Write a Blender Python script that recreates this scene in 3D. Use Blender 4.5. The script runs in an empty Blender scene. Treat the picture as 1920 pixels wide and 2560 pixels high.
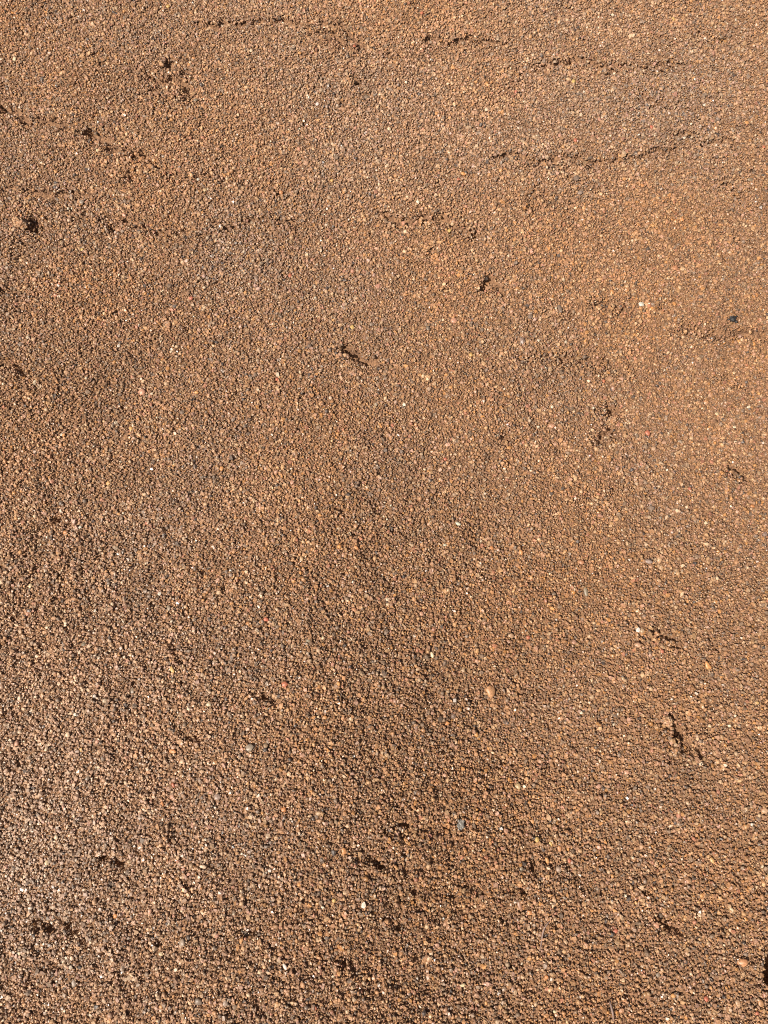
import bpy, bmesh, math
import numpy as np
from mathutils import Vector, noise as mnoise

R = math.radians
sc = bpy.context.scene
col = sc.collection
rng = np.random.default_rng(11)

# ------------------------------------------------------------------ camera, sky, sun, exposure
H, TILT, FPX = 0.40, R(14.0), 1925.0          # camera height (m), tilt from straight down, focal length in photo pixels
cam_data = bpy.data.cameras.new('camera')
cam_data.sensor_fit = 'HORIZONTAL'
cam_data.sensor_width = 36.0
cam_data.lens = 36.0 * FPX / 1920.0
cam_data.clip_start, cam_data.clip_end = 0.005, 400.0
cam = bpy.data.objects.new('camera', cam_data)
cam.location = (0, 0, H)
cam.rotation_euler = (TILT, 0, 0)
col.objects.link(cam)
sc.camera = cam

SUN_EL, SUN_AZ = R(53.0), R(32.0)             # sun on the left and towards the viewer
sun_dir = Vector((-math.cos(SUN_EL) * math.cos(SUN_AZ), -math.cos(SUN_EL) * math.sin(SUN_AZ), math.sin(SUN_EL)))
world = bpy.data.worlds.new('World')
sc.world = world
world.use_nodes = True
wn = world.node_tree
for n in list(wn.nodes):
    wn.nodes.remove(n)
w_out = wn.nodes.new('ShaderNodeOutputWorld')
w_bg = wn.nodes.new('ShaderNodeBackground')
w_sky = wn.nodes.new('ShaderNodeTexSky')
w_sky.sky_type = 'NISHITA'
w_sky.sun_disc = False
w_sky.sun_elevation = SUN_EL
w_sky.dust_density = 5.0
w_sky.ozone_density = 0.3
w_sky.sun_rotation = math.atan2(sun_dir.x, sun_dir.y)
w_bg.inputs['Strength'].default_value = 0.05
wn.links.new(w_sky.outputs[0], w_bg.inputs['Color'])
wn.links.new(w_bg.outputs[0], w_out.inputs['Surface'])

sun_data = bpy.data.lights.new('sun', 'SUN')
sun_data.energy = 5.0
sun_data.angle = R(0.53)
sun_data.color = (1.0, 0.93, 0.83)
sun = bpy.data.objects.new('sun', sun_data)
sun.rotation_euler = sun_dir.to_track_quat('Z', 'Y').to_euler()
sun.location = sun_dir * 5
col.objects.link(sun)

sc.view_settings.view_transform = 'Standard'
sc.view_settings.look = 'None'
sc.view_settings.gamma = 1.0
sc.view_settings.exposure = 0.33
sc.view_settings.use_curve_mapping = False
sc.cycles.use_denoising = False
sc.cycles.max_bounces = 6
sc.cycles.diffuse_bounces = 3
sc.cycles.filter_width = 1.0

# ------------------------------------------------------------------ photo pixel -> point on the level ground
ct, st = math.cos(TILT), math.sin(TILT)
def at(px, py):
    u, v = (px - 960.0) / FPX, (py - 1280.0) / FPX
    k = H / (v * st + ct)
    return u * k, (-v * ct + st) * k
def mm_per_px(py):
    return H / ((py - 1280.0) / FPX * st + ct) / FPX
def c1(p): return (p[0] * .5787, p[1] * .5787)
def shift(ox, oy): return lambda pts: [(ox + .5787 * a, oy + .5787 * b) for a, b in pts]

# ------------------------------------------------------------------ relief of the sand (height grid, 0.5 mm cells)
GX0, GX1, GY0, GY1, CELL = -0.31, 0.31, -0.19, 0.50, 0.0005
nx, ny = int((GX1 - GX0) / CELL) + 1, int((GY1 - GY0) / CELL) + 1
gx = GX0 + np.arange(nx) * CELL
gy = GY0 + np.arange(ny) * CELL
XX, YY = np.meshgrid(gx, gy)

fyy = np.fft.fftfreq(ny, CELL)[:, None]
fxx = np.fft.rfftfreq(nx, CELL)[None, :]
def smooth_noise(corr, seed):
    """Unit-variance random relief with bumps about corr metres across."""
    r = np.random.default_rng(seed).standard_normal((ny, nx))
    f = np.fft.rfft2(r) * np.exp(-2 * (math.pi * corr * 0.35) ** 2 * (fxx ** 2 + fyy ** 2))
    n = np.fft.irfft2(f, s=(ny, nx))
    return (n - n.mean()) / n.std()

hgt = 0.0016 * smooth_noise(0.11, 1) + 0.0007 * smooth_noise(0.045, 2)
def gauss(px, py, rx, ry):
    x, y = at(px, py)
    sx, sy = rx * mm_per_px(py), ry * mm_per_px(py)
    return np.exp(-((XX - x) / sx) ** 2 - ((YY - y) / sy) ** 2)
# broad swells of the bed: a low hump down the middle whose right flank turns off the sun
hgt += 0.0085 * gauss(760, 2000, 330, 800) - 0.0030 * gauss(1330, 2000, 260, 700) + 0.0030 * gauss(1800, 1700, 300, 700)
hgt += 0.0040 * gauss(1500, 500, 500, 380) + 0.0030 * gauss(500, 250, 380, 300) - 0.0025 * gauss(330, 930, 260, 220)
# how loose the surface is: crusted and flat in the upper half, crumbly lower down
_, y_loose = at(960, 1050)
loose = 1.0 / (1.0 + np.exp((YY - y_loose) / 0.05))
loose = np.clip(0.30 + 0.70 * loose + 0.20 * smooth_noise(0.05, 7), 0.15, 1.2)
hgt += loose * (0.00034 * smooth_noise(0.0045, 3) + 0.00030 * smooth_noise(0.010, 4)) + 0.00016 * smooth_noise(0.0025, 5)

crumbly = np.clip(gauss(1040, 2150, 210, 330) + .8 * gauss(330, 2330, 300, 170) + gauss(1690, 1850, 110, 90) + .6 * gauss(250, 1420, 260, 160)
                  + .5 * gauss(840, 1330, 260, 180) + .5 * gauss(1500, 1050, 160, 120) + .6 * gauss(420, 230, 120, 80) + .5 * gauss(1420, 480, 240, 90), 0, 1)
hgt += crumbly * (0.00042 * smooth_noise(0.0055, 31) + 0.00025 * smooth_noise(0.0030, 32))

def window(x, y, r):
    i0, i1 = max(0, int((x - r - GX0) / CELL)), min(nx, int((x + r - GX0) / CELL) + 2)
    j0, j1 = max(0, int((y - r - GY0) / CELL)), min(ny, int((y + r - GY0) / CELL) + 2)
    return slice(j0, j1), slice(i0, i1)

frn = np.random.default_rng(5)
wob = smooth_noise(0.004, 9)
wob2 = smooth_noise(0.0016, 10)
def pit(px, py, r, depth=1.0, lip=0.5):
    """A ragged hole of r photo pixels with a raised, sunlit lip on its left."""
    x, y = at(px, py)
    m = mm_per_px(py)
    rad = 1.3 * r * m
    s = window(x, y, rad * 4 + 0.004)
    if s[0].start >= s[0].stop or s[1].start >= s[1].stop: return
    a = frn.uniform(0, math.pi)
    e = frn.uniform(1.0, 1.5)
    dx, dy = XX[s] - x, YY[s] - y
    u, v = dx * math.cos(a) + dy * math.sin(a), -dx * math.sin(a) + dy * math.cos(a)
    d = np.sqrt((u / e) ** 2 + (v * e * 0.9) ** 2) / rad + (0.16 if depth >= 1.2 else 0.26) * wob[s] + (0.14 if depth >= 1.2 else 0.24) * wob2[s]
    hgt[s] -= depth * rad * 1.25 / (1 + np.exp((d - 0.9) * 5.2))
    if depth >= 1.2:
        carve[s] = np.maximum(carve[s], np.where(d < 0.72, 0.003, 0))     # a clear hole: no grains in its mouth
    l = np.exp(-((dx + rad * 1.3) / (rad * 0.8)) ** 2 - ((dy + rad * 0.8) / (rad * 1.0)) ** 2)
    hgt[s] += lip * rad * 0.85 * l * (1 + 0.4 * wob2[s])

def crack(pts, width=5.0, depth=1.0, lip=0.5):
    """A broken fissure through the crust; pts in photo pixels, width in pixels."""
    P = []
    for (ax, ay), (bx, by) in zip(pts[:-1], pts[1:]):
        n = max(2, int(math.hypot(bx - ax, by - ay) / 3.5))
        for k in range(n):
            t = k / n
            P.append((ax + (bx - ax) * t, ay + (by - ay) * t))
    P.append(pts[-1])
    off = frn.uniform(0, 100)
    for i, (a, b) in enumerate(P):
        j = mnoise.noise(Vector((i * 0.22 + off, 0, 0)))
        strength = 1.0 + 0.8 * mnoise.noise(Vector((i * 0.10 + off, 5.3, 0)))
        a += 8 * mnoise.noise(Vector((i * 0.3, off, 2.0)))
        b += 13 * j + 14 * mnoise.noise(Vector((i * 0.06, off, 7.0)))
        if strength < 0.35: continue
        if b > 1500: depth = min(depth, .85)
        strength = min(1.25, strength * depth)
        x, y = at(a, b)
        m = mm_per_px(b)
        w = 0.86 * width * m * (0.6 + 0.5 * strength)
        s = window(x, y, w * 5)
        if s[0].start >= s[0].stop or s[1].start >= s[1].stop: continue
        d = np.sqrt((XX[s] - x) ** 2 + (YY[s] - y) ** 2) / w
        carve[s] = np.maximum(carve[s], strength * 0.0036 / (1 + np.exp((d - 0.95) * 6)))
        l = np.exp(-((XX[s] - x + 1.6 * w) / (1.5 * w)) ** 2 - ((YY[s] - y + 1.5 * w) / (1.6 * w)) ** 2)
        raise_[s] = np.maximum(raise_[s], lip * strength * 0.0009 * l)

carve = np.zeros_like(hgt)
raise_ = np.zeros_like(hgt)
q1, q2, q3, q4 = shift(0, 0), shift(960, 0), shift(0, 640), shift(960, 640)
q5, q6, q7, q8 = shift(0, 1280), shift(960, 1280), shift(0, 1920), shift(960, 1920)
CRACKS = [
    (q1([(0, 470), (60, 490), (110, 525), (165, 525), (220, 540), (290, 560)]), 6, 1.1),
    (q1([(390, 585), (460, 625), (520, 655), (580, 680), (640, 690)]), 6, 1.5),
    (q1([(640, 690), (720, 740), (800, 760), (880, 770), (960, 780), (1050, 800)]), 4, .7),
    (q1([(0, 800), (60, 825), (110, 835), (180, 830), (230, 860), (290, 890)]), 5, .9),
    (q1([(430, 930), (520, 930), (590, 965), (650, 1000), (720, 1005), (800, 990)]), 5, 1.0),
    (q1([(840, 100), (960, 115), (1050, 125), (1140, 110), (1210, 105), (1290, 115)]), 6, 1.2),
    (q1([(1290, 118), (1330, 150), (1420, 180), (1470, 215), (1510, 235), (1560, 250)]), 5, 1.3),
    (q1([(920, 960), (1000, 950), (1080, 940)]), 5, .9), (q1([(1190, 835), (1270, 875)]), 4, .8),
    (q1([(640, 340), (700, 365), (770, 360), (810, 400), (830, 440)]), 6, .9),
    (q1([(0, 1080), (70, 1050), (150, 1045)]), 4, .6),
    ([(1370, 165), (1450, 150), (1560, 170), (1700, 165)], 4, .9), ([(1690, 825), (1800, 835), (1915, 840)], 4, .9), ([(1290, 892), (1400, 896), (1530, 902)], 3.5, .8),
    ([(20, 470), (120, 485), (220, 480)], 4.5, 1.0), ([(800, 70), (860, 90), (910, 130)], 4.5, 1.1), ([(560, 560), (660, 548), (760, 560)], 4, .9), ([(60, 300), (140, 318), (230, 345)], 4.5, 1.1),
    (q2([(180, 190), (300, 205), (360, 190), (400, 210), (450, 195), (510, 215), (550, 195)]), 5, 1.0),
    (q2([(640, 290), (720, 285), (780, 265), (850, 260), (920, 290), (990, 315)]), 5, 1.0),
    (q2([(470, 690), (550, 700), (620, 710), (700, 705), (760, 690), (830, 695), (940, 712), (1000, 700), (1100, 690), (1180, 680), (1240, 660)]), 5, 1.1),
    (q2([(0, 930), (60, 965), (130, 945), (200, 950), (270, 970), (330, 1000), (390, 1025)]), 6, 1.2),
    (q2([(1100, 400), (1120, 440), (1170, 465), (1250, 475)]), 5, .9),
    (q2([(1230, 600), (1300, 580), (1390, 620), (1510, 610)]), 5, .8),
    (q2([(1350, 150), (1425, 180), (1480, 170)]), 5, .8), (q2([(1420, 810), (1500, 830), (1540, 850)]), 4, .7),
    (q2([(0, 270), (60, 260)]), 4, .8), (q2([(690, 730), (770, 750), (800, 780)]), 5, .9),
    (q3([(1490, 405), (1520, 430), (1545, 450), (1580, 460), (1640, 450)]), 8, 1.5),
    (q3([(0, 480), (30, 465), (70, 480), (110, 520)]), 5, 1.0), (q3([(0, 150), (50, 150), (90, 170)]), 6, 1.0),
    (q4([(420, 150), (450, 120), (500, 150)]), 6, 1.1), (q4([(780, 445), (830, 450), (880, 450)]), 3, .9),
    (q4([(640, 430), (740, 430)]), 3, .7), (q4([(900, 480), (970, 490)]), 3, .7),
    (q4([(1320, 320), (1400, 335), (1480, 335), (1560, 350), (1640, 350)]), 5, 1.0),
    (q4([(900, 215), (960, 210), (1040, 240), (1060, 200)]), 4, .9),
    (q4([(1490, 895), (1530, 940), (1560, 975)]), 6, 1.2), (q4([(930, 800), (985, 735), (975, 650), (1020, 665)]), 6, 1.2),
    (q4([(1420, 520), (1500, 540), (1550, 555)]), 4, .8), (q4([(1000, 1000), (1080, 985), (1150, 1010)]), 4, .6),
    (q5([(140, 80), (200, 60), (250, 35)]), 5, 1.0), (q5([(800, 965), (850, 975), (880, 985)]), 5, 1.0),
    (q5([(720, 560), (760, 600), (790, 660)]), 5, .9), (q5([(1090, 780), (1150, 800), (1200, 830)]), 5, .8),
    (q6([(1230, 870), (1260, 930), (1290, 980), (1330, 1010), (1380, 1055)]), 6, 1.0),
    (q6([(1150, 500), (1220, 550), (1280, 580)]), 5, .9), (q6([(1400, 570), (1425, 600)]), 4, 1.0),
    (q6([(560, 740), (640, 790), (720, 800)]), 4, .6),
    (q7([(440, 380), (500, 400), (545, 435)]), 6, 1.1), (q7([(250, 640), (310, 690), (380, 770)]), 7, 1.1),
    (q7([(1440, 800), (1490, 845), (1540, 870)]), 5, .8), (q7([(1600, 380), (1659, 410)]), 5, .8),
    (q7([(1040, 690), (1090, 700)]), 5, .9), (q7([(1300, 600), (1350, 640)]), 5, .8),
    (q8([(60, 230), (80, 330), (90, 400), (95, 470)]), 5, 0.8), (q8([(180, 515), (300, 510), (380, 515), (440, 550)]), 4, .6),
    (q8([(1195, 640), (1230, 690), (1285, 725)]), 8, 1.2), (q8([(650, 420), (668, 480)]), 7, 1.2),
    (q8([(820, 480), (880, 500), (960, 560)]), 3, .5), (q8([(1080, 540), (1150, 560), (1200, 600)]), 3, .5),
    (q8([(60, 560), (70, 640), (60, 700)]), 6, .9), (q8([(560, 880), (620, 900)]), 5, .8),
]
for pts, w, d in CRACKS:
    crack(pts, w, d)
hgt += raise_ * (1 + 0.35 * wob2) - carve * (1 + 0.25 * wob)

PITS = [(q1([p[:2]])[0], *p[2:]) for p in [
    (735, 295, 8, 1.3), (665, 350, 5), (800, 400, 5), (830, 352, 5), (565, 766, 9, 1.3), (150, 962, 14, 1.1, 0), (110, 975, 8, 1, 0), (478, 975, 8, 1.3),
    (1590, 432, 6, 1, .2), (1540, 372, 9, 1.3, 0), (625, 125, 5), (745, 605, 4), (1345, 290, 4), (360, 912, 5), (430, 1010, 5), (315, 925, 4), (205, 400, 4)]]
PITS += [(q2([p[:2]])[0], *p[2:]) for p in [
    (733, 710, 7, 1.2), (140, 45, 6), (797, 40, 6), (980, 320, 6), (1425, 180, 5), (1385, 622, 6), (385, 1025, 8, 1.2), (180, 832, 5, 1, .9), (950, 1020, 5),
    (1010, 1085, 6), (1240, 200, 6), (1522, 1030, 6), (1590, 1095, 6), (775, 12, 6), (830, 492, 5), (1165, 465, 5), (535, 40, 4), (1520, 630, 4), (60, 965, 6),
    (205, 1090, 6)]]
PITS += [(q3([p[:2]])[0], *p[2:]) for p in [
    (1498, 415, 8, 1.6), (1530, 438, 8, 1.6), (1566, 458, 5, 1.2), (18, 156, 7), (575, 427, 5), (466, 537, 7), (406, 532, 5), (1085, 422, 5), (935, 116, 5),
    (1293, 506, 4), (1385, 326, 4), (1640, 1088, 7), (775, 1060, 6), (475, 860, 5), (800, 312, 5), (1490, 1045, 5), (320, 612, 4), (650, 365, 5), (1140, 655, 4)]]
PITS += [(q4([p[:2]])[0], *p[2:]) for p in [
    (442, 126, 6), (985, 737, 8, 1.3), (1000, 660, 6, 1.2), (940, 790, 5), (515, 780, 9, 1.2), (450, 852, 5), (1535, 945, 6), (155, 455, 5), (750, 820, 5),
    (1290, 290, 5), (410, 640, 4), (1065, 480, 4), (700, 255, 4)]]
PITS += [(q5([p[:2]])[0], *p[2:]) for p in [
    (702, 66, 6), (925, 316, 5), (972, 327, 5), (1208, 182, 6), (875, 262, 6), (690, 240, 5), (845, 972, 6), (1130, 500, 5), (480, 745, 6), (420, 195, 5),
    (790, 740, 5), (960, 800, 6), (640, 610, 5)]]
PITS += [(q6([p[:2]])[0], *p[2:]) for p in [
    (1252, 898, 7, 1.25), (1270, 942, 8, 1.3), (1318, 1005, 7, 1.2), (1365, 1050, 6, 1.2), (1225, 930, 5), (1290, 965, 5, 1.2), (1310, 940, 5), (1115, 530, 6, 1.1, 0), (266, 232, 6), (720, 1100, 6), (560, 530, 5), (870, 705, 6),
    (390, 800, 6), (210, 770, 6), (40, 300, 5), (950, 1000, 5), (1380, 340, 5)]]
PITS += [(q7([p[:2]])[0], *p[2:]) for p in [
    (215, 697, 9, 1.3), (765, 270, 6, 1.2), (760, 303, 5), (292, 665, 6), (345, 742, 6), (1645, 405, 8), (1485, 838, 7), (1140, 1050, 7), (1430, 300, 6),
    (1550, 390, 6), (750, 1035, 7), (640, 660, 5), (1000, 560, 5), (90, 590, 5), (1270, 960, 5), (420, 890, 5), (560, 870, 6), (1380, 780, 6)]]
PITS += [(q8([p[:2]])[0], *p[2:]) for p in [
    (82, 242, 8, 1.2), (130, 530, 9, 1.2), (30, 215, 6), (820, 240, 5), (1228, 692, 7, 1.1), (660, 455, 7), (610, 545, 6), (530, 652, 5), (1190, 440, 5), (845, 482, 5),
    (430, 545, 6), (20, 640, 6), (300, 440, 5), (600, 770, 6), (800, 850, 5), (180, 900, 6), (480, 720, 5), (230, 90, 6), (740, 545, 5)]]
for p in PITS:
    pit(p[0][0], p[0][1], p[1], p[2] if len(p) > 2 else 1.0, p[3] if len(p) > 3 else 0.5)
# right edge: an added deep pit stands in for a cast shadow, dug further down

# small random crumb holes of the loose part
for _ in range(900):
    px, py = frn.uniform(-40, 1960), 2600 - 2620 * frn.random() ** 1.25
    pit(px, py, frn.uniform(2.4, 4.6), frn.uniform(.6, 1.15), .6)
# ragged clusters where the sand has crumbled
for cx, cy, rx, ry, q in ((1030, 2140, 110, 170, 46), (120, 2325, 90, 60, 16), (330, 2350, 200, 110, 18), (1690, 1840, 60, 60, 20), (1030, 2270, 180, 60, 16), (560, 2380, 160, 120, 14),
                          (420, 215, 60, 60, 10), (1400, 500, 160, 60, 14), (1540, 1060, 60, 60, 10), (250, 1420, 200, 110, 16), (860, 1300, 160, 130, 18), (1270, 2250, 200, 120, 14)):
    for _ in range(q):
        pit(cx + frn.normal() * rx * .55, cy + frn.normal() * ry * .55, frn.uniform(3, 6.5), frn.uniform(.7, 1.18), .7)
hx, hy = at(1962, 2432)
shadow_pit = np.sqrt(((XX - hx) / (46 * mm_per_px(2432))) ** 2 + ((YY - hy) / (54 * mm_per_px(2432))) ** 2) + 0.05 * wob + 0.06 * wob2
hgt -= 0.024 / (1 + np.exp((shadow_pit - 0.95) * 16))  # added pit, deep enough to go black like a cast shadow

def sample(a, x, y):
    fx = np.clip((x - GX0) / CELL, 0, nx - 1.001); fy = np.clip((y - GY0) / CELL, 0, ny - 1.001)
    i, j = fx.astype(int), fy.astype(int)
    fx, fy = fx - i, fy - j
    return (a[j, i] * (1 - fx) * (1 - fy) + a[j, i + 1] * fx * (1 - fy) + a[j + 1, i] * (1 - fx) * fy + a[j + 1, i + 1] * fx * fy)
def height(x, y):
    return float(sample(hgt, np.array([x]), np.array([y]))[0])

# ------------------------------------------------------------------ materials
def nodes_of(name):
    m = bpy.data.materials.new(name)
    m.use_nodes = True
    return m, m.node_tree.nodes, m.node_tree.links, m.node_tree.nodes['Principled BSDF']

# bed under the loose grains: damp fines; farther out its own grain pattern takes over
m_bed, N, L, B = nodes_of('damp_sand_bed')
tc = N.new('ShaderNodeTexCoord')
vo = N.new('ShaderNodeTexVoronoi'); vo.inputs['Scale'].default_value = 700.0
L.new(tc.outputs['Object'], vo.inputs['Vector'])
rp = N.new('ShaderNodeValToRGB')
e = rp.color_ramp.elements
e[0].position, e[0].color = 0.0, (.15, .075, .038, 1)
e[1].position, e[1].color = 1.0, (.32, .17, .085, 1)
sx = N.new('ShaderNodeSeparateColor')
L.new(vo.outputs['Color'], sx.inputs[0]); L.new(sx.outputs[0], rp.inputs[0])
L.new(rp.outputs[0], B.inputs['Base Color'])
bp = N.new('ShaderNodeBump'); bp.inputs['Strength'].default_value = 1.0; bp.inputs['Distance'].default_value = 0.0012
bp.invert = True
L.new(vo.outputs['Distance'], bp.inputs['Height']); L.new(bp.outputs[0], B.inputs['Normal'])
B.inputs['Roughness'].default_value = 0.8

def grain_material(name, source):
    m, N, L, B = nodes_of(name)
    if source == 'attribute':
        a = N.new('ShaderNodeAttribute'); a.attribute_name = 'tint'; c = a.outputs['Color']
        L.new(a.outputs['Alpha'], B.inputs['Roughness'])
    else:
        a = N.new('ShaderNodeObjectInfo'); c = a.outputs['Color']
        B.inputs['Roughness'].default_value = 0.45
    tc = N.new('ShaderNodeTexCoord')
    nz = N.new('ShaderNodeTexNoise'); nz.inputs['Scale'].default_value = 1600.0; nz.inputs['Detail'].default_value = 3
    geo = N.new('ShaderNodeNewGeometry')
    L.new(geo.outputs['Position'], nz.inputs['Vector'])
    mr = N.new('ShaderNodeMapRange')
    mr.inputs['From Min'].default_value, mr.inputs['From Max'].default_value = 0.3, 0.7
    mr.inputs['To Min'].default_value, mr.inputs['To Max'].default_value = 0.66, 1.24
    L.new(nz.outputs[0], mr.inputs[0])
    mx = N.new('ShaderNodeMix'); mx.data_type = 'RGBA'; mx.blend_type = 'MULTIPLY'; mx.inputs[0].default_value = 1.0
    L.new(c, mx.inputs[6]); L.new(mr.outputs[0], mx.inputs[7])
    L.new(mx.outputs[2], B.inputs['Base Color'])
    B.inputs['Specular IOR Level'].default_value = 0.5
    return m
m_grain = grain_material('mineral_grains', 'attribute')
m_pebble = grain_material('pebble_mineral', 'object')

# ------------------------------------------------------------------ ground sheet
step = 4                                                  # 2 mm mesh cells
hp = np.pad(hgt, 2, mode='edge')
low = np.min([hp[a:a + ny, b:b + nx] for a in (0, 2, 4) for b in (0, 2, 4)], axis=0)
jj, ii = np.arange(0, ny, step), np.arange(0, nx, step)
bx, by = np.meshgrid(gx[ii], gy[jj])
bz = low[np.ix_(jj, ii)] - 0.00060 - 0.00022 * np.clip(loose[np.ix_(jj, ii)], 0, 1)
nyb, nxb = bx.shape
# settle the sheet's border to one level so the wide outer ring joins it
edge = np.minimum.reduce([bx - bx.min(), bx.max() - bx, by - by.min(), by.max() - by])
bz = bz * np.clip(edge / 0.03, 0, 1)
V = np.stack([bx.ravel(), by.ravel(), bz.ravel()], 1)
idx = np.arange(nyb * nxb).reshape(nyb, nxb)
F = np.stack([idx[:-1, :-1].ravel(), idx[:-1, 1:].ravel(), idx[1:, 1:].ravel(), idx[1:, :-1].ravel()], 1)
n0 = len(V)
x0, x1, y0, y1 = bx.min(), bx.max(), by.min(), by.max()
BIG = 60.0
V = np.vstack([V, [(-BIG, -BIG, 0), (BIG, -BIG, 0), (BIG, BIG, 0), (-BIG, BIG, 0)]])
a, b, c, d = idx[0, 0], idx[0, -1], idx[-1, -1], idx[-1, 0]
faces = F.tolist()
me = bpy.data.meshes.new('ground')
ring = [list(idx[0, ::-1]) + [n0, n0 + 1], list(idx[::-1, -1]) + [n0 + 1, n0 + 2], list(idx[-1, :]) + [n0 + 2, n0 + 3], list(idx[:, 0]) + [n0 + 3, n0]]
me.from_pydata(V.tolist(), [], faces + [[int(k) for k in r] for r in ring])
for p in me.polygons: p.use_smooth = True
me.materials.append(m_bed)
ground = bpy.data.objects.new('ground', me)
ground['kind'] = 'structure'
ground['label'] = 'damp brown sand bed with cracks and small holes'
col.objects.link(ground)

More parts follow.
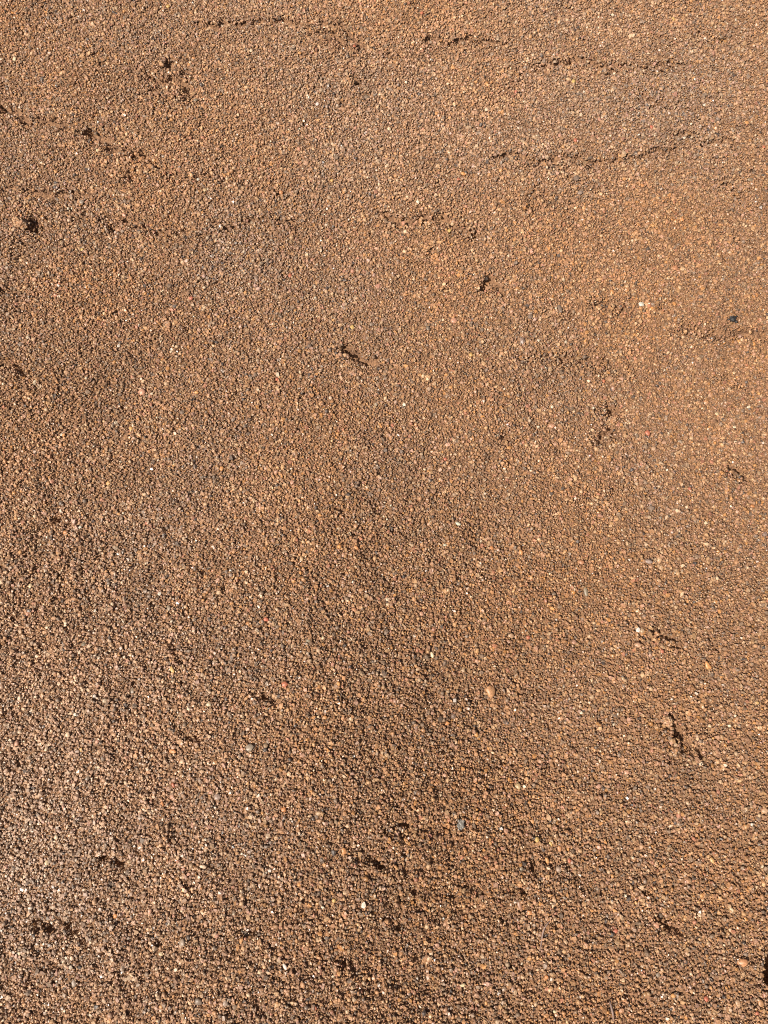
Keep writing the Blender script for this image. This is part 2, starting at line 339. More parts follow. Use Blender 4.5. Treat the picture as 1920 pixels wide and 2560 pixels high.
# ------------------------------------------------------------------ grains that stand out one by one: where they lie, size, colour, shape
COL = {'white': (.62, .56, .46), 'cream': (.62, .48, .31), 'yellow': (.58, .37, .13), 'orange': (.52, .235, .085), 'rust': (.40, .19, .095), 'red': (.43, .12, .075),
       'pink': (.50, .26, .18), 'tan': (.45, .29, .165), 'brown': (.25, .145, .09), 'grey': (.27, .225, .175), 'slate': (.15, .125, .10), 'black': (.035, .033, .033)}
PEBBLES = """
35 145 12 12 cream;630 138 10 10 cream;421 18 11 11 yellow;486 155 9 9 orange;887 132 9 9 red;752 153 11 9 orange;794 269 11 11 white;246 380 9 9 cream
496 450 9 9 white;512 474 12 12 tan;204 623 9 9 yellow;203 503 13 11 grey;703 483 10 10 orange;914 249 20 17 slate;830 455 10 10 yellow;492 259 12 9 slate
1680 55 11 10 yellow;1054 52 10 10 red;1215 220 10 11 orange;1288 238 9 9 red;1433 209 9 15 yellow 80;1354 200 8 15 rust 60;1215 284 11 13 cream;1090 295 10 10 orange
1867 307 12 11 orange;1624 328 9 10 red;1911 366 9 9 red;1435 360 10 12 red;1397 350 12 12 pink;1479 359 17 15 brown;1157 446 13 11 orange;1145 459 9 9 red
1436 459 19 18 slate;1445 495 15 13 grey;1601 475 10 10 orange;1698 561 11 10 orange;1122 584 12 11 yellow;1591 573 11 9 orange;973 331 10 10 cream;1874 454 17 12 slate
726 689 11 12 red;476 742 13 11 red;352 976 17 19 pink;325 1068 12 11 yellow;269 1207 13 11 yellow;555 1173 13 13 orange;827 1000 10 10 cream;732 1210 11 12 pink
693 947 9 11 red;295 862 9 9 white;454 1029 15 13 slate;640 695 10 20 slate 70;881 819 10 14 yellow 80;613 730 9 9 orange;152 1085 9 8 white;929 814 13 11 slate
1600 765 17 13 white 35;1397 776 11 26 slate 75;1323 797 15 18 slate;1070 824 11 18 slate 75;1304 857 14 22 slate 80;1886 743 11 11 orange;1683 678 14 16 rust
1527 735 9 15 orange 70;1248 734 10 10 red;1134 807 18 16 pink;1303 893 11 13 orange;1176 892 11 12 yellow;1126 971 13 10 orange;1518 1019 11 12 cream;1618 1083 14 15 red
1274 1117 13 11 orange;1380 1062 20 14 pink;1510 952 8 9 red;1789 1038 11 9 cream;1721 1224 8 10 red;1877 1268 12 10 orange;981 1065 9 9 red;1114 1145 9 9 red
1064 700 11 10 slate;1625 1036 13 11 tan;1634 1121 14 13 tan;1432 844 11 12 pink;1190 700 12 10 brown;1745 900 12 10 tan;1700 1105 13 10 grey
197 1316 10 9 white;159 1329 12 10 orange;399 1484 11 11 white;233 1525 9 8 white;74 1464 12 13 cream;891 1373 14 9 orange 20;756 1400 10 14 tan 70;887 1527 12 12 rust
670 1552 14 11 red;624 1561 10 14 orange 75;718 1712 16 15 red;437 1675 9 20 yellow 60;334 1726 14 17 slate;239 1741 11 10 white;269 1752 16 12 cream;457 1741 12 11 pink
815 1793 12 11 orange;172 1837 13 15 cream;39 1859 13 14 pink;440 1876 20 11 orange 15;208 1873 10 10 yellow;422 1520 10 17 grey 70;631 1867 26 19 grey;190 1786 10 9 white
208 1610 15 12 slate;775 1604 13 11 slate;531 1761 13 12 cream;810 1598 10 10 cream;367 1308 9 8 red;580 1440 12 10 grey;905 1640 12 10 brown
1146 1306 18 9 white 30;1113 1361 9 11 white 60;1232 1366 12 10 orange;1305 1378 11 14 orange 75;1501 1286 24 11 pink 15;1646 1401 16 19 tan;1618 1406 19 12 grey 20;1455 1404 18 11 rust 15
1760 1310 10 10 cream;1906 1338 15 13 slate;1388 1484 13 11 slate;1054 1535 12 12 pink;1280 1588 16 15 tan;1591 1576 13 14 white;1602 1577 16 16 tan;1591 1613 17 14 tan 15
1763 1667 13 30 orange 58;1808 1681 19 16 brown;1323 1592 12 10 red;1651 1630 11 11 red;1437 1604 15 13 pink;1080 1637 9 15 cream 75;1229 1728 27 36 rust 70;1135 1791 15 14 slate
1119 1809 13 11 orange;1883 1757 12 8 yellow 10;1460 1782 10 8 white;1079 1766 12 10 tan;1643 1454 14 9 tan 20;1785 1449 10 11 cream;1466 1477 12 30 slate 78;1168 1590 10 9 grey
440 1960 8 15 red 65;437 1989 12 13 pink;412 2007 9 14 orange 70;715 2018 14 13 orange;799 2027 17 11 tan;143 2092 13 13 cream;119 2157 12 14 cream;518 2157 17 10 cream 10
862 2122 14 20 orange 85;910 2256 15 18 white;294 2286 11 11 orange;385 2269 11 14 pink;466 2345 18 19 grey;616 2325 24 12 slate 35;503 2493 22 18 slate;570 2496 16 16 grey
715 2408 9 16 white 50;410 2377 13 10 cream 30;837 2244 12 11 yellow;790 2513 10 11 red;46 2385 11 9 cream;185 2458 13 20 grey 80;752 2203 12 10 orange;68 2209 11 10 slate
553 1987 19 17 grey;226 1943 13 16 slate;330 2150 12 10 tan;645 2090 12 10 brown
1573 1933 13 13 pink;1301 1969 17 16 tan;1506 1969 16 12 pink;1348 2104 14 14 yellow;1385 2117 9 14 yellow 60;1408 2129 11 17 rust 80;1375 2158 10 16 orange 70;1432 2158 10 13 red
1404 2180 18 17 grey;1304 2270 12 28 brown 80;1330 2289 15 11 orange;1753 2238 11 11 orange;1747 2287 10 12 cream 40;1644 2316 17 11 pink 25;1547 2335 15 11 red 165
1853 2403 26 20 rust 170;1160 2473 15 9 cream 165;1371 2451 12 11 orange;1779 2150 11 16 yellow 70;1915 2186 13 10 yellow;1649 2441 13 14 slate;1764 2496 12 13 red;1900 2507 17 19 rust
1842 2507 14 21 tan 70;1825 2525 11 10 cream;1889 2530 11 10 red;1394 2539 17 9 cream 20;1903 2024 18 14 tan;1873 2059 8 9 white;1079 2389 12 13 cream;1660 2296 14 12 slate
1310 2180 11 13 slate;1339 2059 9 14 orange 70;1075 2090 11 10 pink;1240 2360 12 10 tan;1480 2470 12 12 brown
"""
PEB = []
for item in PEBBLES.replace('\n', ';').split(';'):
    t = item.split()
    if not t: continue
    PEB.append((float(t[0]), float(t[1]), float(t[2]), float(t[3]), t[4], float(t[5]) if len(t) > 5 else 0.0))
CLUMPS = [  # x, y, length, width, angle: lumps of stuck-together grains that stand up from the bed
    (50, 556, 44, 22, 35, 'ridge-shaped clump of pale sand standing beside the dark hole at the left edge'),
    (871, 217, 18, 34, 88, 'small upright clump of tan sand casting a black shadow in the upper middle'),
    (726, 500, 30, 12, -35, 'low yellowish clump of sand in the crusted upper part, left of the middle'),
    (1068, 482, 18, 16, 0, 'crumb of sand standing above the broken crack right of the upper middle'),
    (1530, 1046, 20, 30, 80, 'loose clump of sand grains leaning over the dark hole right of the middle'),
    (1668, 1802, 26, 24, 20, 'loose clump of sand at the upper end of the broken groove at lower right'),
]
CUT = []      # ellipses where the loose grains make room: x, y, a, b, angle (metres)
for x, y, w, h, c, a in PEB:
    X, Y = at(x, y); m = mm_per_px(y)
    CUT.append((X, Y, w / 2 * m, h / 2 * m, a))
for x, y, r in ((1826, 803, 12), (1154, 2062, 13)):
    X, Y = at(x, y); m = mm_per_px(y)
    CUT.append((X, Y, r * m, r * m, 0.0))

# ------------------------------------------------------------------ loose sand grains: one mass, every grain real geometry
PAL = np.array([  # linear albedo
    (.378, .197, .095), (.345, .186, .106), (.425, .250, .126), (.280, .154, .083), (.260, .167, .104), (.475, .312, .184), (.450, .218, .080),
    (.365, .164, .098), (.215, .145, .100), (.10, .074, .060), (.57, .45, .31), (.410, .233, .157)])
PAL_W = np.array([24, 22, 14, 12, 9, 6, 4, 2.6, 4.5, 1.5, 0.3, 3.0]); PAL_W = PAL_W / PAL_W.sum()

def ico_cap():
    bm = bmesh.new()
    bmesh.ops.create_icosphere(bm, subdivisions=1, radius=1.0)
    vs = np.array([v.co[:] for v in bm.verts]); fs = np.array([[v.index for v in f.verts] for f in bm.faces])
    bm.free()
    bottom = int(np.argmin(vs[:, 2]))
    fs = fs[~(fs == bottom).any(1)]
    keep = [k for k in range(len(vs)) if k != bottom]
    remap = {k: i for i, k in enumerate(keep)}
    return vs[keep], np.vectorize(remap.get)(fs)

S = 0.00116
rows = []
yrow, k = -0.165, 0
ytop = 0.475
while yrow < ytop:
    v = (st * H - yrow * ct) / (yrow * st + H * ct)           # image row of this ground line
    half = 984.0 / FPX * H / (v * st + ct) + 0.006
    xs = np.arange(-half, half, S) + (S / 2 if k % 2 else 0)
    rows.append(np.stack([xs, np.full_like(xs, yrow)], 1))
    yrow += S * 0.866
    k += 1
P = np.vstack(rows)
P += rng.normal(0, S * 0.36, P.shape)
keep = np.ones(len(P), bool)
for X, Y, a, b, _ in CUT:
    r = 0.80 * math.sqrt(a * b)
    keep &= (P[:, 0] - X) ** 2 + (P[:, 1] - Y) ** 2 > r * r
keep &= sample(shadow_pit, P[:, 0], P[:, 1]) > 0.97
keep &= (sample(carve, P[:, 0], P[:, 1]) < 0.0021) | (rng.random(len(P)) < 0.12)        # open cracks show the dark bed below
P = P[keep]
n = len(P)
dia = np.clip(np.exp(rng.normal(math.log(0.00102), 0.42, n)), 0.00050, 0.0027)
ang = rng.uniform(0, 2 * math.pi, n)
tx, ty = rng.normal(0, 0.30, n), rng.normal(0, 0.30, n)
axes = np.stack([dia / 2 * rng.uniform(0.95, 1.30, n), dia / 2 * rng.uniform(0.78, 1.02, n), dia / 2 * rng.uniform(0.70, 1.0, n)], 1)
zoff = rng.uniform(-0.00030, 0.00022, n) + np.where(rng.random(n) < 0.13, rng.uniform(0.0001, 0.00055, n), 0)
zoff *= 0.95 + 0.70 * np.clip(sample(loose, P[:, 0], P[:, 1]), 0, 1.1)
z = sample(hgt, P[:, 0], P[:, 1]) + zoff - dia * 0.12
cv, cf = ico_cap()
half_turn = [(math.cos(k * math.pi / 2), math.sin(k * math.pi / 2)) for k in range(4)]
chip_v = np.array([(0.72 * math.cos(t), 0.72 * math.sin(t), 0.62) for t in np.arange(4) * math.pi / 2 + math.pi / 4] + [(1.08 * a, 1.08 * b, -0.30) for a, b in half_turn])
chip_f = np.array([(0, 1, 2), (0, 2, 3), (4, 5, 0), (5, 1, 0), (5, 6, 1), (6, 2, 1), (6, 7, 2), (7, 3, 2), (7, 4, 3), (4, 0, 3)])
def rot(loc, cosA, sinA, i, j):
    a, b = loc[:, :, i].copy(), loc[:, :, j].copy()
    loc[:, :, i] = a * cosA[:, None] - b * sinA[:, None]
    loc[:, :, j] = a * sinA[:, None] + b * cosA[:, None]

is_chip = rng.random(n) < 0.72
def solids(sel, cv, cf, amount):
    """The chosen grains as one vertex and one triangle array."""
    q, nv = int(sel.sum()), len(cv)
    loc = cv[None] * (1 + rng.uniform(-amount, amount, (q, nv, 3))) * axes[sel][:, None, :]
    rot(loc, np.cos(tx[sel]), np.sin(tx[sel]), 1, 2)
    rot(loc, np.cos(ty[sel]), np.sin(ty[sel]), 2, 0)
    rot(loc, np.cos(ang[sel]), np.sin(ang[sel]), 0, 1)
    loc += np.stack([P[sel, 0], P[sel, 1], z[sel]], 1)[:, None, :]
    return loc.reshape(-1, 3).astype(np.float32), (cf[None] + (np.arange(q) * nv)[:, None, None]).reshape(-1, 3).astype(np.int32)
va, ta = solids(~is_chip, cv, cf, 0.20)
vb, tb = solids(is_chip, chip_v, chip_f, 0.32)
verts = np.concatenate([va, vb])
tris = np.concatenate([ta, tb + len(va)])
tint = PAL[rng.choice(len(PAL), n, p=PAL_W)]
patch = sample(smooth_noise(0.012, 21), P[:, 0], P[:, 1])
warm = sample(smooth_noise(0.05, 22), P[:, 0], P[:, 1])
tint = tint * rng.uniform(0.74, 1.26, n)[:, None] * (1 + 0.05 * patch)[:, None]
tint *= np.stack([1 + .03 * warm, np.ones(n), 1 - .05 * warm], 1)
# painted light: shaded trough and right side darkened, near-left glint paler and greyer
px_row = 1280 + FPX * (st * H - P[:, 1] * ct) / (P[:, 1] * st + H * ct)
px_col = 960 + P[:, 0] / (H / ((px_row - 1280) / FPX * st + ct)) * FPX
dry = np.exp(-((px_col - 0) / 560) ** 2 - ((px_row - 2050) / 640) ** 2) + .35 * np.exp(-((px_col - 1100) / 700) ** 2 - ((px_row - 250) / 420) ** 2)  # lighter tone standing in for the sun glint and the bright top
damp = 1.3 * np.exp(-((px_col - 1100) / 420) ** 2 - ((px_row - 1750) / 800) ** 2) + .6 * np.exp(-((px_col - 330) / 260) ** 2 - ((px_row - 930) / 220) ** 2) + .75 / (1 + np.exp(-(px_col - 1560) / 120))  # darker tone painted for shade in the trough and dip, and a dimmer right
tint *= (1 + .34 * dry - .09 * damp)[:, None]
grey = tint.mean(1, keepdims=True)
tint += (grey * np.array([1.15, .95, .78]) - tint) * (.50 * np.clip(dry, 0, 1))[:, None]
rough = np.where(rng.random(n) < 0.42, rng.uniform(0.32, 0.44, n), rng.uniform(0.40, 0.62, n))
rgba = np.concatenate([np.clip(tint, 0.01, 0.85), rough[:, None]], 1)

# fines packed between the grains: little four-sided points
Nf = 150000
fy_ = rng.uniform(-0.160, 0.470, Nf)
v_ = (st * H - fy_ * ct) / (fy_ * st + H * ct)
half_ = 1000.0 / FPX * H / (v_ * st + ct) + 0.004
wgt = half_ / half_.max()
fy_ = fy_[rng.random(Nf) < wgt]
v_ = (st * H - fy_ * ct) / (fy_ * st + H * ct)
fx_ = rng.uniform(-1, 1, len(fy_)) * (1000.0 / FPX * H / (v_ * st + ct) + 0.004)
ok_ = (sample(carve, fx_, fy_) < 0.002) & (sample(shadow_pit, fx_, fy_) > 0.97)
fx_, fy_ = fx_[ok_], fy_[ok_]
m_ = len(fx_)
lo_ = np.clip(sample(loose, fx_, fy_), 0, 1)
fr_ = rng.uniform(0.00022, 0.00052, m_)
fz_ = sample(hgt, fx_, fy_) - 0.00012 - 0.00016 * lo_ + rng.uniform(-0.00025, 0.00030, m_)
base_ = np.array([(1, 0, -.5), (0, 1, -.5), (-1, 0, -.5), (0, -1, -.5), (0, 0, .75)])
fv = base_[None] * (1 + rng.uniform(-.35, .35, (m_, 5)))[:, :, None] * fr_[:, None, None]
fa = rng.uniform(0, 2 * math.pi, m_)
rot(fv, np.cos(fa), np.sin(fa), 0, 1)
fv[:, 4, :2] += rng.uniform(-.4, .4, (m_, 2)) * fr_[:, None]
fv += np.stack([fx_, fy_, fz_], 1)[:, None, :]
ff = np.array([(0, 1, 4), (1, 2, 4), (2, 3, 4), (3, 0, 4)])
ftint = PAL[rng.choice(len(PAL), m_, p=PAL_W)] * rng.uniform(.8, 1.15, m_)[:, None]
frgba = np.concatenate([np.clip(ftint, .01, .85), rng.uniform(.25, .7, m_)[:, None]], 1)
ftri = (ff[None] + (np.arange(m_) * 5)[:, None, None]).reshape(-1, 3) + len(verts)
smooth = np.concatenate([np.repeat(rng.random(int((~is_chip).sum())) < 0.7, len(cf)), np.zeros(len(tb) + len(ftri), bool)])
verts = np.concatenate([verts, fv.reshape(-1, 3).astype(np.float32)])
tris = np.concatenate([tris, ftri.astype(np.int32)])
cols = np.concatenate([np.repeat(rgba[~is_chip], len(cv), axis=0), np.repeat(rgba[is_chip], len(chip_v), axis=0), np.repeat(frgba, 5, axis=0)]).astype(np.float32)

me = bpy.data.meshes.new('sand_grains')
me.vertices.add(len(verts)); me.vertices.foreach_set('co', verts.ravel())
me.loops.add(tris.size); me.loops.foreach_set('vertex_index', tris.ravel())
me.polygons.add(len(tris)); me.polygons.foreach_set('loop_start', np.arange(0, tris.size, 3, dtype=np.int32))
me.polygons.foreach_set('use_smooth', smooth)
me.update(calc_edges=True)
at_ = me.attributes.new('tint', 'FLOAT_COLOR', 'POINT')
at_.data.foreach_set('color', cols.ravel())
me.materials.append(m_grain)
grains = bpy.data.objects.new('sand_grains', me)
grains['kind'] = 'stuff'
grains['label'] = 'coarse brown sand grains covering the whole ground'
grains['category'] = 'sand'
col.objects.link(grains)
print('grains', n, 'tris', len(tris))

# ------------------------------------------------------------------ the same grains going on around the part the photograph shows
T = 0.018
tq = int(T / S)
txx, tyy = np.meshgrid((np.arange(tq) + .5) * T / tq - T / 2, (np.arange(int(T / (S * .866))) + .5) * T / int(T / (S * .866)) - T / 2)
P = np.stack([txx.ravel(), tyy.ravel()], 1) + rng.normal(0, S * .36, (txx.size, 2))
n = len(P)
dia = np.clip(np.exp(rng.normal(math.log(0.00105), 0.42, n)), 0.0005, 0.0027)
ang = rng.uniform(0, 2 * math.pi, n)
tx, ty = rng.normal(0, 0.30, n), rng.normal(0, 0.30, n)
axes = np.stack([dia / 2 * rng.uniform(0.95, 1.30, n), dia / 2 * rng.uniform(0.78, 1.02, n), dia / 2 * rng.uniform(0.70, 1.0, n)], 1)
z = rng.uniform(-0.0004, 0.0004, n) - dia * .12
every = np.ones(n, bool)
tv, tt = solids(every, chip_v, chip_f, 0.30)
tc_ = np.repeat(np.concatenate([np.clip(PAL[rng.choice(len(PAL), n, p=PAL_W)] * rng.uniform(.74, 1.26, n)[:, None], .01, .85), rng.uniform(.35, .65, n)[:, None]], 1), len(chip_v), axis=0)
spots = []
yy = -0.70
while yy < 1.30:
    inside = -0.165 - T / 2 < yy < ytop + T / 2
    x_in = 0.0
    if inside:
        x_in = max(984.0 / FPX * H / ((st * H - q * ct) / (q * st + H * ct) * st + ct) + 0.006 for q in (yy - T / 2, yy + T / 2))
    for sgn in (-1, 1):
        xx = x_in + T * .48
        while xx < 0.95:
            zz = 0.0009
            if GX0 < sgn * xx < GX1 and GY0 < yy < GY1:
                e_ = min(sgn * xx - GX0, GX1 - sgn * xx, yy - GY0, GY1 - yy)
                zz = height(sgn * xx, yy) * min(1, e_ / 0.03) + 0.0009 * (1 - min(1, e_ / 0.03))
            spots.append((sgn * xx, yy, zz))
            xx += T
    yy += T
spots = np.array(spots)
me = bpy.data.meshes.new('sand_grains')
me.from_pydata(np.concatenate([tv, spots]).tolist(), [], tt.tolist())
a_ = me.attributes.new('tint', 'FLOAT_COLOR', 'POINT')
a_.data.foreach_set('color', np.concatenate([tc_, np.ones((len(spots), 4))]).astype(np.float32).ravel())
a_ = me.attributes.new('spot', 'BOOLEAN', 'POINT')
a_.data.foreach_set('value', np.concatenate([np.zeros(len(tv), bool), np.ones(len(spots), bool)]))
a_ = me.attributes.new('turn', 'FLOAT', 'POINT')
a_.data.foreach_set('value', np.concatenate([np.zeros(len(tv)), rng.integers(0, 4, len(spots)) * math.pi / 2]).astype(np.float32))
me.materials.append(m_grain)
around = bpy.data.objects.new('sand_grains', me)
around['kind'] = 'stuff'
around['label'] = 'coarse brown sand grains carrying on past the edges of the picture'
col.objects.link(around)
ng = bpy.data.node_groups.new('spread_grains', 'GeometryNodeTree')
ng.interface.new_socket('Geometry', in_out='INPUT', socket_type='NodeSocketGeometry')
ng.interface.new_socket('Geometry', in_out='OUTPUT', socket_type='NodeSocketGeometry')
gi, go = ng.nodes.new('NodeGroupInput'), ng.nodes.new('NodeGroupOutput')
sel = ng.nodes.new('GeometryNodeInputNamedAttribute'); sel.data_type = 'BOOLEAN'; sel.inputs['Name'].default_value = 'spot'
trn = ng.nodes.new('GeometryNodeInputNamedAttribute'); trn.data_type = 'FLOAT'; trn.inputs['Name'].default_value = 'turn'
sep = ng.nodes.new('GeometryNodeSeparateGeometry'); sep.domain = 'POINT'
cmb = ng.nodes.new('ShaderNodeCombineXYZ')
e2r = ng.nodes.new('FunctionNodeEulerToRotation')
iop = ng.nodes.new('GeometryNodeInstanceOnPoints')
lk = ng.links.new
lk(gi.outputs[0], sep.inputs[0]); lk(sel.outputs[0], sep.inputs['Selection'])
lk(sep.outputs[0], iop.inputs['Points']); lk(sep.outputs[1], iop.inputs['Instance'])
lk(trn.outputs[0], cmb.inputs['Z']); lk(cmb.outputs[0], e2r.inputs[0]); lk(e2r.outputs[0], iop.inputs['Rotation'])
lk(iop.outputs[0], go.inputs[0])
around.modifiers.new('spread', 'NODES').node_group = ng

# ------------------------------------------------------------------ pebbles, one object each
def lump_mesh(name, seed, rough=0.22, sub=2, facet=False):
    bm = bmesh.new()
    bmesh.ops.create_icosphere(bm, subdivisions=sub, radius=1.0)
    r = np.random.default_rng(seed)
    o = Vector(r.uniform(0, 50, 3))
    for v in bm.verts:
        v.co *= 1 + rough * mnoise.noise(v.co * 1.3 + o) + rough * 0.5 * mnoise.noise(v.co * 3.1 + o)
    for _ in range(4):                                     # a few worn flats
        nrm = Vector(r.normal(size=3)).normalized(); lim = r.uniform(0.72, 0.9)
        for v in bm.verts:
            d = v.co.dot(nrm)
            if d > lim: v.co -= nrm * (d - lim)
    m = bpy.data.meshes.new(name)
    bm.to_mesh(m); bm.free()
    for p in m.polygons: p.use_smooth = not facet
    m.materials.append(m_pebble)
    return m
PEB_MESH = [lump_mesh('pebble', 40 + k, 0.34) for k in range(9)]
FACET_MESH = [lump_mesh('pebble', 70 + k, 0.3, 1, True) for k in range(4)]

LAND = [(75, 555, 'the big hole at the left edge'), (871, 217, 'the upright sand clump'), (425, 170, 'the upper left hole'),
        (320, 440, 'the hole below the left crack'), (1385, 408, 'the long upper right crack'), (1120, 560, 'the upper middle crack'),
        (875, 880, 'the black slit above the middle'), (1826, 803, 'the black charcoal crumb'), (1530, 1050, 'the hole right of centre'),
        (1680, 1800, 'the lower right groove'), (125, 2322, 'the lower left hole'), (460, 1842, 'the black lower left gap'),
        (1005, 2070, 'the bottom middle furrow'), (1154, 2062, 'the glittering grey flake'), (1365, 2345, 'the thin dry stem'),
        (1672, 2320, 'the lower right notch'), (1920, 2432, 'the black shadow pit at the right edge'), (405, 1318, 'the round hole left of centre'),
        (1146, 1290, 'the middle of the picture, to its right'), (0, 0, 'the upper left corner'), (1919, 0, 'the upper right corner'), (0, 2559, 'the lower left corner'),
        (1500, 800, 'the white chip on the right'), (330, 900, 'the smooth crust at middle left'), (60, 1600, 'the bright left edge'), (700, 1600, 'the dark swell at lower centre'),
        (1225, 145, 'the fine crack at the top right'), (720, 65, 'the curved crack at the top'), (700, 2480, 'the bottom edge'), (1900, 1250, 'the right edge at mid height')]
LAND = [l for l in LAND if 'middle of the picture' not in l[2] and 'white chip' not in l[2]]
def direction(dx, dy):
    k = int(((math.degrees(math.atan2(-dy, dx)) + 382.5) % 360) // 45)
    return ['right of', 'above and right of', 'above', 'above and left of', 'left of', 'below and left of', 'below', 'below and right of'][k]
recs = []
for x, y, w, h, c, a in PEB:
    lx, ly, ln = min(LAND, key=lambda l: (l[0] - x) ** 2 + (l[1] - y) ** 2)
    asp, big = max(w, h) / min(w, h), math.sqrt(w * h)
    shape = 'elongated' if asp > 1.6 else 'oval' if asp > 1.25 else 'rounded'
    size = 'tiny ' if big < 10.3 else 'small ' if big < 13.5 else 'large ' if big > 17.5 else ''
    recs.append([x, y, w, h, c, a, (size + shape + ' ' + {'slate': 'dark grey', 'rust': 'rusty orange'}.get(c, c)), ln, math.hypot(x - lx, y - ly), direction(x - lx, y - ly)])
by_key = {}
for r in recs:
    by_key.setdefault((r[6], r[7], r[9]), []).append(r)
prn = np.random.default_rng(3)
for k, (x, y, w, h, c, a, look, ln, dist, dr) in enumerate(recs):
    same = sorted(by_key[(look, ln, dr)], key=lambda r: r[8])
    label = f'{look} grain {dr} {ln}'
    if len(same) > 1:
        label = f'{look} grain {dr} {ln}, ' + ('nearer' if same[0][0] == x and same[0][1] == y else 'farther')
    X, Y = at(x, y)
    m = mm_per_px(y)
    facet = c in ('slate', 'white') and k % 2 == 0
    o = bpy.data.objects.new('pebble', (FACET_MESH if facet else PEB_MESH)[k % (4 if facet else 9)])
    fore = 1.0 / math.cos(TILT - math.atan((y - 1280) / FPX))   # a little longer on the ground than it looks
    sx_, sy_ = w / 2 * m * 0.98, h / 2 * m * 0.98
    if a:                                                   # long axis first, turned to its angle in the picture (clockwise from +x)
        sx_, sy_ = max(sx_, sy_), min(sx_, sy_)
    sz = 0.60 * min(sx_, sy_)
    o.scale = (sx_, sy_, sz)
    o.rotation_euler = (prn.normal(0, .12), prn.normal(0, .12), R(-a) if a else prn.uniform(-.3, .3))
    o.location = (X, Y, height(X, Y) + sz * 0.10)
    f = prn.uniform(.9, 1.1)
    o.color = (*[min(.8, q * f * prn.uniform(.94, 1.06)) for q in (.78 * np.array(COL[c]) + .22 * PAL[0])], 1)
    o['label'] = label
    o['category'] = 'pebble'
    o['group'] = 'coloured grains that stand out in the brown sand'
    col.objects.link(o)

# ------------------------------------------------------------------ clumps of stuck sand
lump_pal = [PAL[0], PAL[2], PAL[5], PAL[1], PAL[4]]
for k, (x, y, ln, wd, a, label) in enumerate(CLUMPS):
    r = np.random.default_rng(100 + k)
    X, Y = at(x, y); m = mm_per_px(y)
    L_, W_ = ln / 2 * m, wd / 2 * m
    tall = 0.0034 if k < 2 else 0.0022
    base = height(X, Y)
    vs, fs, cs = [], [], []
    N_ = int(60 * ln * wd / 700) + 30
    for q in range(N_):
        rr, th = math.sqrt(r.random()), r.uniform(0, 2 * math.pi)
        u, v_ = rr * math.cos(th), rr * math.sin(th)
        top = tall * (1 - rr ** 2) ** 0.6
        zc = top * r.uniform(0.25, 1.0) - 0.0004
        pu, pv = u * L_, v_ * W_
        ca, sa = math.cos(R(-a)), math.sin(R(-a))
        cx, cy = pu * ca - pv * sa, pu * sa + pv * ca
        rad = r.uniform(.00055, .0009)
        t = len(vs)
        g = cv * (1 + r.uniform(-.2, .2, len(cv)))[:, None] * rad * r.uniform(.75, 1.15, 3)
        vs += (g + np.array([cx, cy, zc])).tolist()
        fs += (cf + t).tolist()
        cs += [(*(lump_pal[r.integers(5)] * r.uniform(.8, 1.12)), r.uniform(.4, .7))] * len(cv)
    core = bmesh.new()                                       # the solid heart of the clump, so that no light falls through
    bmesh.ops.create_icosphere(core, subdivisions=2, radius=1.0)
    t = len(vs)
    for v in core.verts:
        pu, pv = v.co.x * L_ * .85, v.co.y * W_ * .85
        vs.append((pu * ca - pv * sa, pu * sa + pv * ca, v.co.z * tall * .8))
        cs.append((*PAL[0], .7))
    fs += [[v.index + t for v in f.verts] for f in core.faces]
    core.free()
    me = bpy.data.meshes.new('sand_clump')
    me.from_pydata(vs, [], fs)
    at_ = me.attributes.new('tint', 'FLOAT_COLOR', 'POINT')
    at_.data.foreach_set('color', np.array(cs, np.float32).ravel())
    me.materials.append(m_grain)
    for p in me.polygons: p.use_smooth = True
    o = bpy.data.objects.new('sand_clump', me)
    o.location = (X, Y, base)
    o['label'] = label
    o['category'] = 'sand clump'
    o['group'] = 'clumps of stuck sand on the bed'
    col.objects.link(o)

# ------------------------------------------------------------------ charcoal crumb and grey flake
def chunk(name, x, y, w, h, tint, seed, label, cat, bits, flat):
    """An angular main piece with smaller splinters fused to its sides: one mesh."""
    X, Y = at(x, y); m = mm_per_px(y)
    r = np.random.default_rng(seed)
    bm = bmesh.new()
    for q in range(bits):
        s_ = 1.0 if q == 0 else r.uniform(.28, .5)
        ox, oy = (0, 0) if q == 0 else (r.uniform(-.75, .75), r.uniform(-.75, .75))
        res = bmesh.ops.create_icosphere(bm, subdivisions=1, radius=1.0)
        for v in res['verts']:
            p = v.co * s_ * r.uniform(.7, 1.12)
            v.co = ((p.x * .8 + ox) * w / 2 * m, (p.y * .8 + oy) * h / 2 * m, (p.z * flat + (0 if q == 0 else .15)) * w / 2 * m)
    me = bpy.data.meshes.new(name)
    bm.to_mesh(me); bm.free()
    me.materials.append(m_pebble)
    o = bpy.data.objects.new(name, me)
    o.location = (X, Y, height(X, Y) + 0.0003)
    o.color = (*tint, 1)
    o['label'] = label
    o['category'] = cat
    col.objects.link(o)
chunk('charcoal_crumb', 1826, 803, 27, 22, (.028, .026, .025), 5, 'jagged black crumb of charcoal on the brown sand near the right edge', 'charcoal', 9, .55)
chunk('stone_flake', 1154, 2062, 26, 34, (.17, .15, .125), 8, 'glittering grey stone flake beside the dark furrow at the bottom middle', 'stone flake', 10, .35)

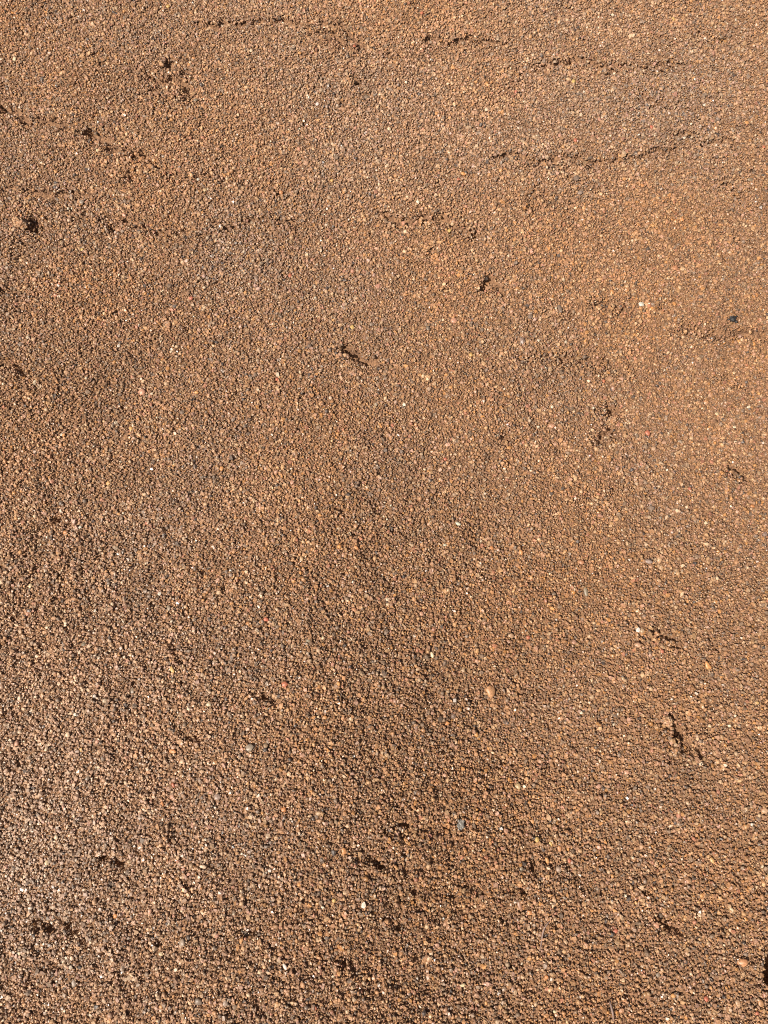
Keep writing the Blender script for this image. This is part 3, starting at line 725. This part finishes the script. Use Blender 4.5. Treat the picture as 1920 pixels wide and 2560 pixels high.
# ------------------------------------------------------------------ thin dry stems lying on the sand
m_stem, N, L, B = nodes_of('dry_stem')
nz = N.new('ShaderNodeTexNoise'); nz.inputs['Scale'].default_value = 400
rp = N.new('ShaderNodeValToRGB')
rp.color_ramp.elements[0].color = (.14, .09, .075, 1); rp.color_ramp.elements[1].color = (.30, .20, .155, 1)
geo = N.new('ShaderNodeNewGeometry')
L.new(geo.outputs['Position'], nz.inputs['Vector']); L.new(nz.outputs[0], rp.inputs[0]); L.new(rp.outputs[0], B.inputs['Base Color'])
B.inputs['Roughness'].default_value = 0.6
def stem(pts, width, label):
    bm = bmesh.new()
    ringp = []
    for i, (px, py) in enumerate(pts):
        X, Y = at(px, py)
        t = i / (len(pts) - 1)
        rad = width / 2 * mm_per_px(py) * (0.55 + 0.45 * math.sin(math.pi * (0.15 + 0.8 * t)))
        qx, qy = at(*pts[min(i + 1, len(pts) - 1)]); ox, oy = at(*pts[max(i - 1, 0)])
        d = Vector((qx - ox, qy - oy, 0)).normalized()
        s_ = Vector((-d.y, d.x, 0))
        z0 = height(X, Y) + 0.00045
        ringp.append([bm.verts.new(Vector((X, Y, z0)) + s_ * rad * math.cos(k * math.pi / 3) + Vector((0, 0, 1)) * rad * math.sin(k * math.pi / 3)) for k in range(6)])
    for A, C in zip(ringp[:-1], ringp[1:]):
        for k in range(6):
            bm.faces.new((A[k], A[(k + 1) % 6], C[(k + 1) % 6], C[k]))
    bm.faces.new(ringp[0][::-1]); bm.faces.new(ringp[-1])
    bmesh.ops.recalc_face_normals(bm, faces=bm.faces)
    me = bpy.data.meshes.new('dry_stem')
    bm.to_mesh(me); bm.free()
    for p in me.polygons: p.use_smooth = True
    me.materials.append(m_stem)
    o = bpy.data.objects.new('dry_stem', me)
    o['label'] = label
    o['category'] = 'stem'
    o['group'] = 'dry stems lying on the sand'
    col.objects.link(o)
stem([(1380, 2308), (1372, 2316), (1364, 2328), (1361, 2342), (1359, 2356), (1357, 2370), (1353, 2384)], 5, 'thin curved violet-grey dry stem lying on the sand right of the bottom middle')
stem([(1528, 2508), (1531, 2520), (1534, 2534), (1536, 2548), (1537, 2562)], 6, 'short straight dry stem running off the bottom edge of the picture')
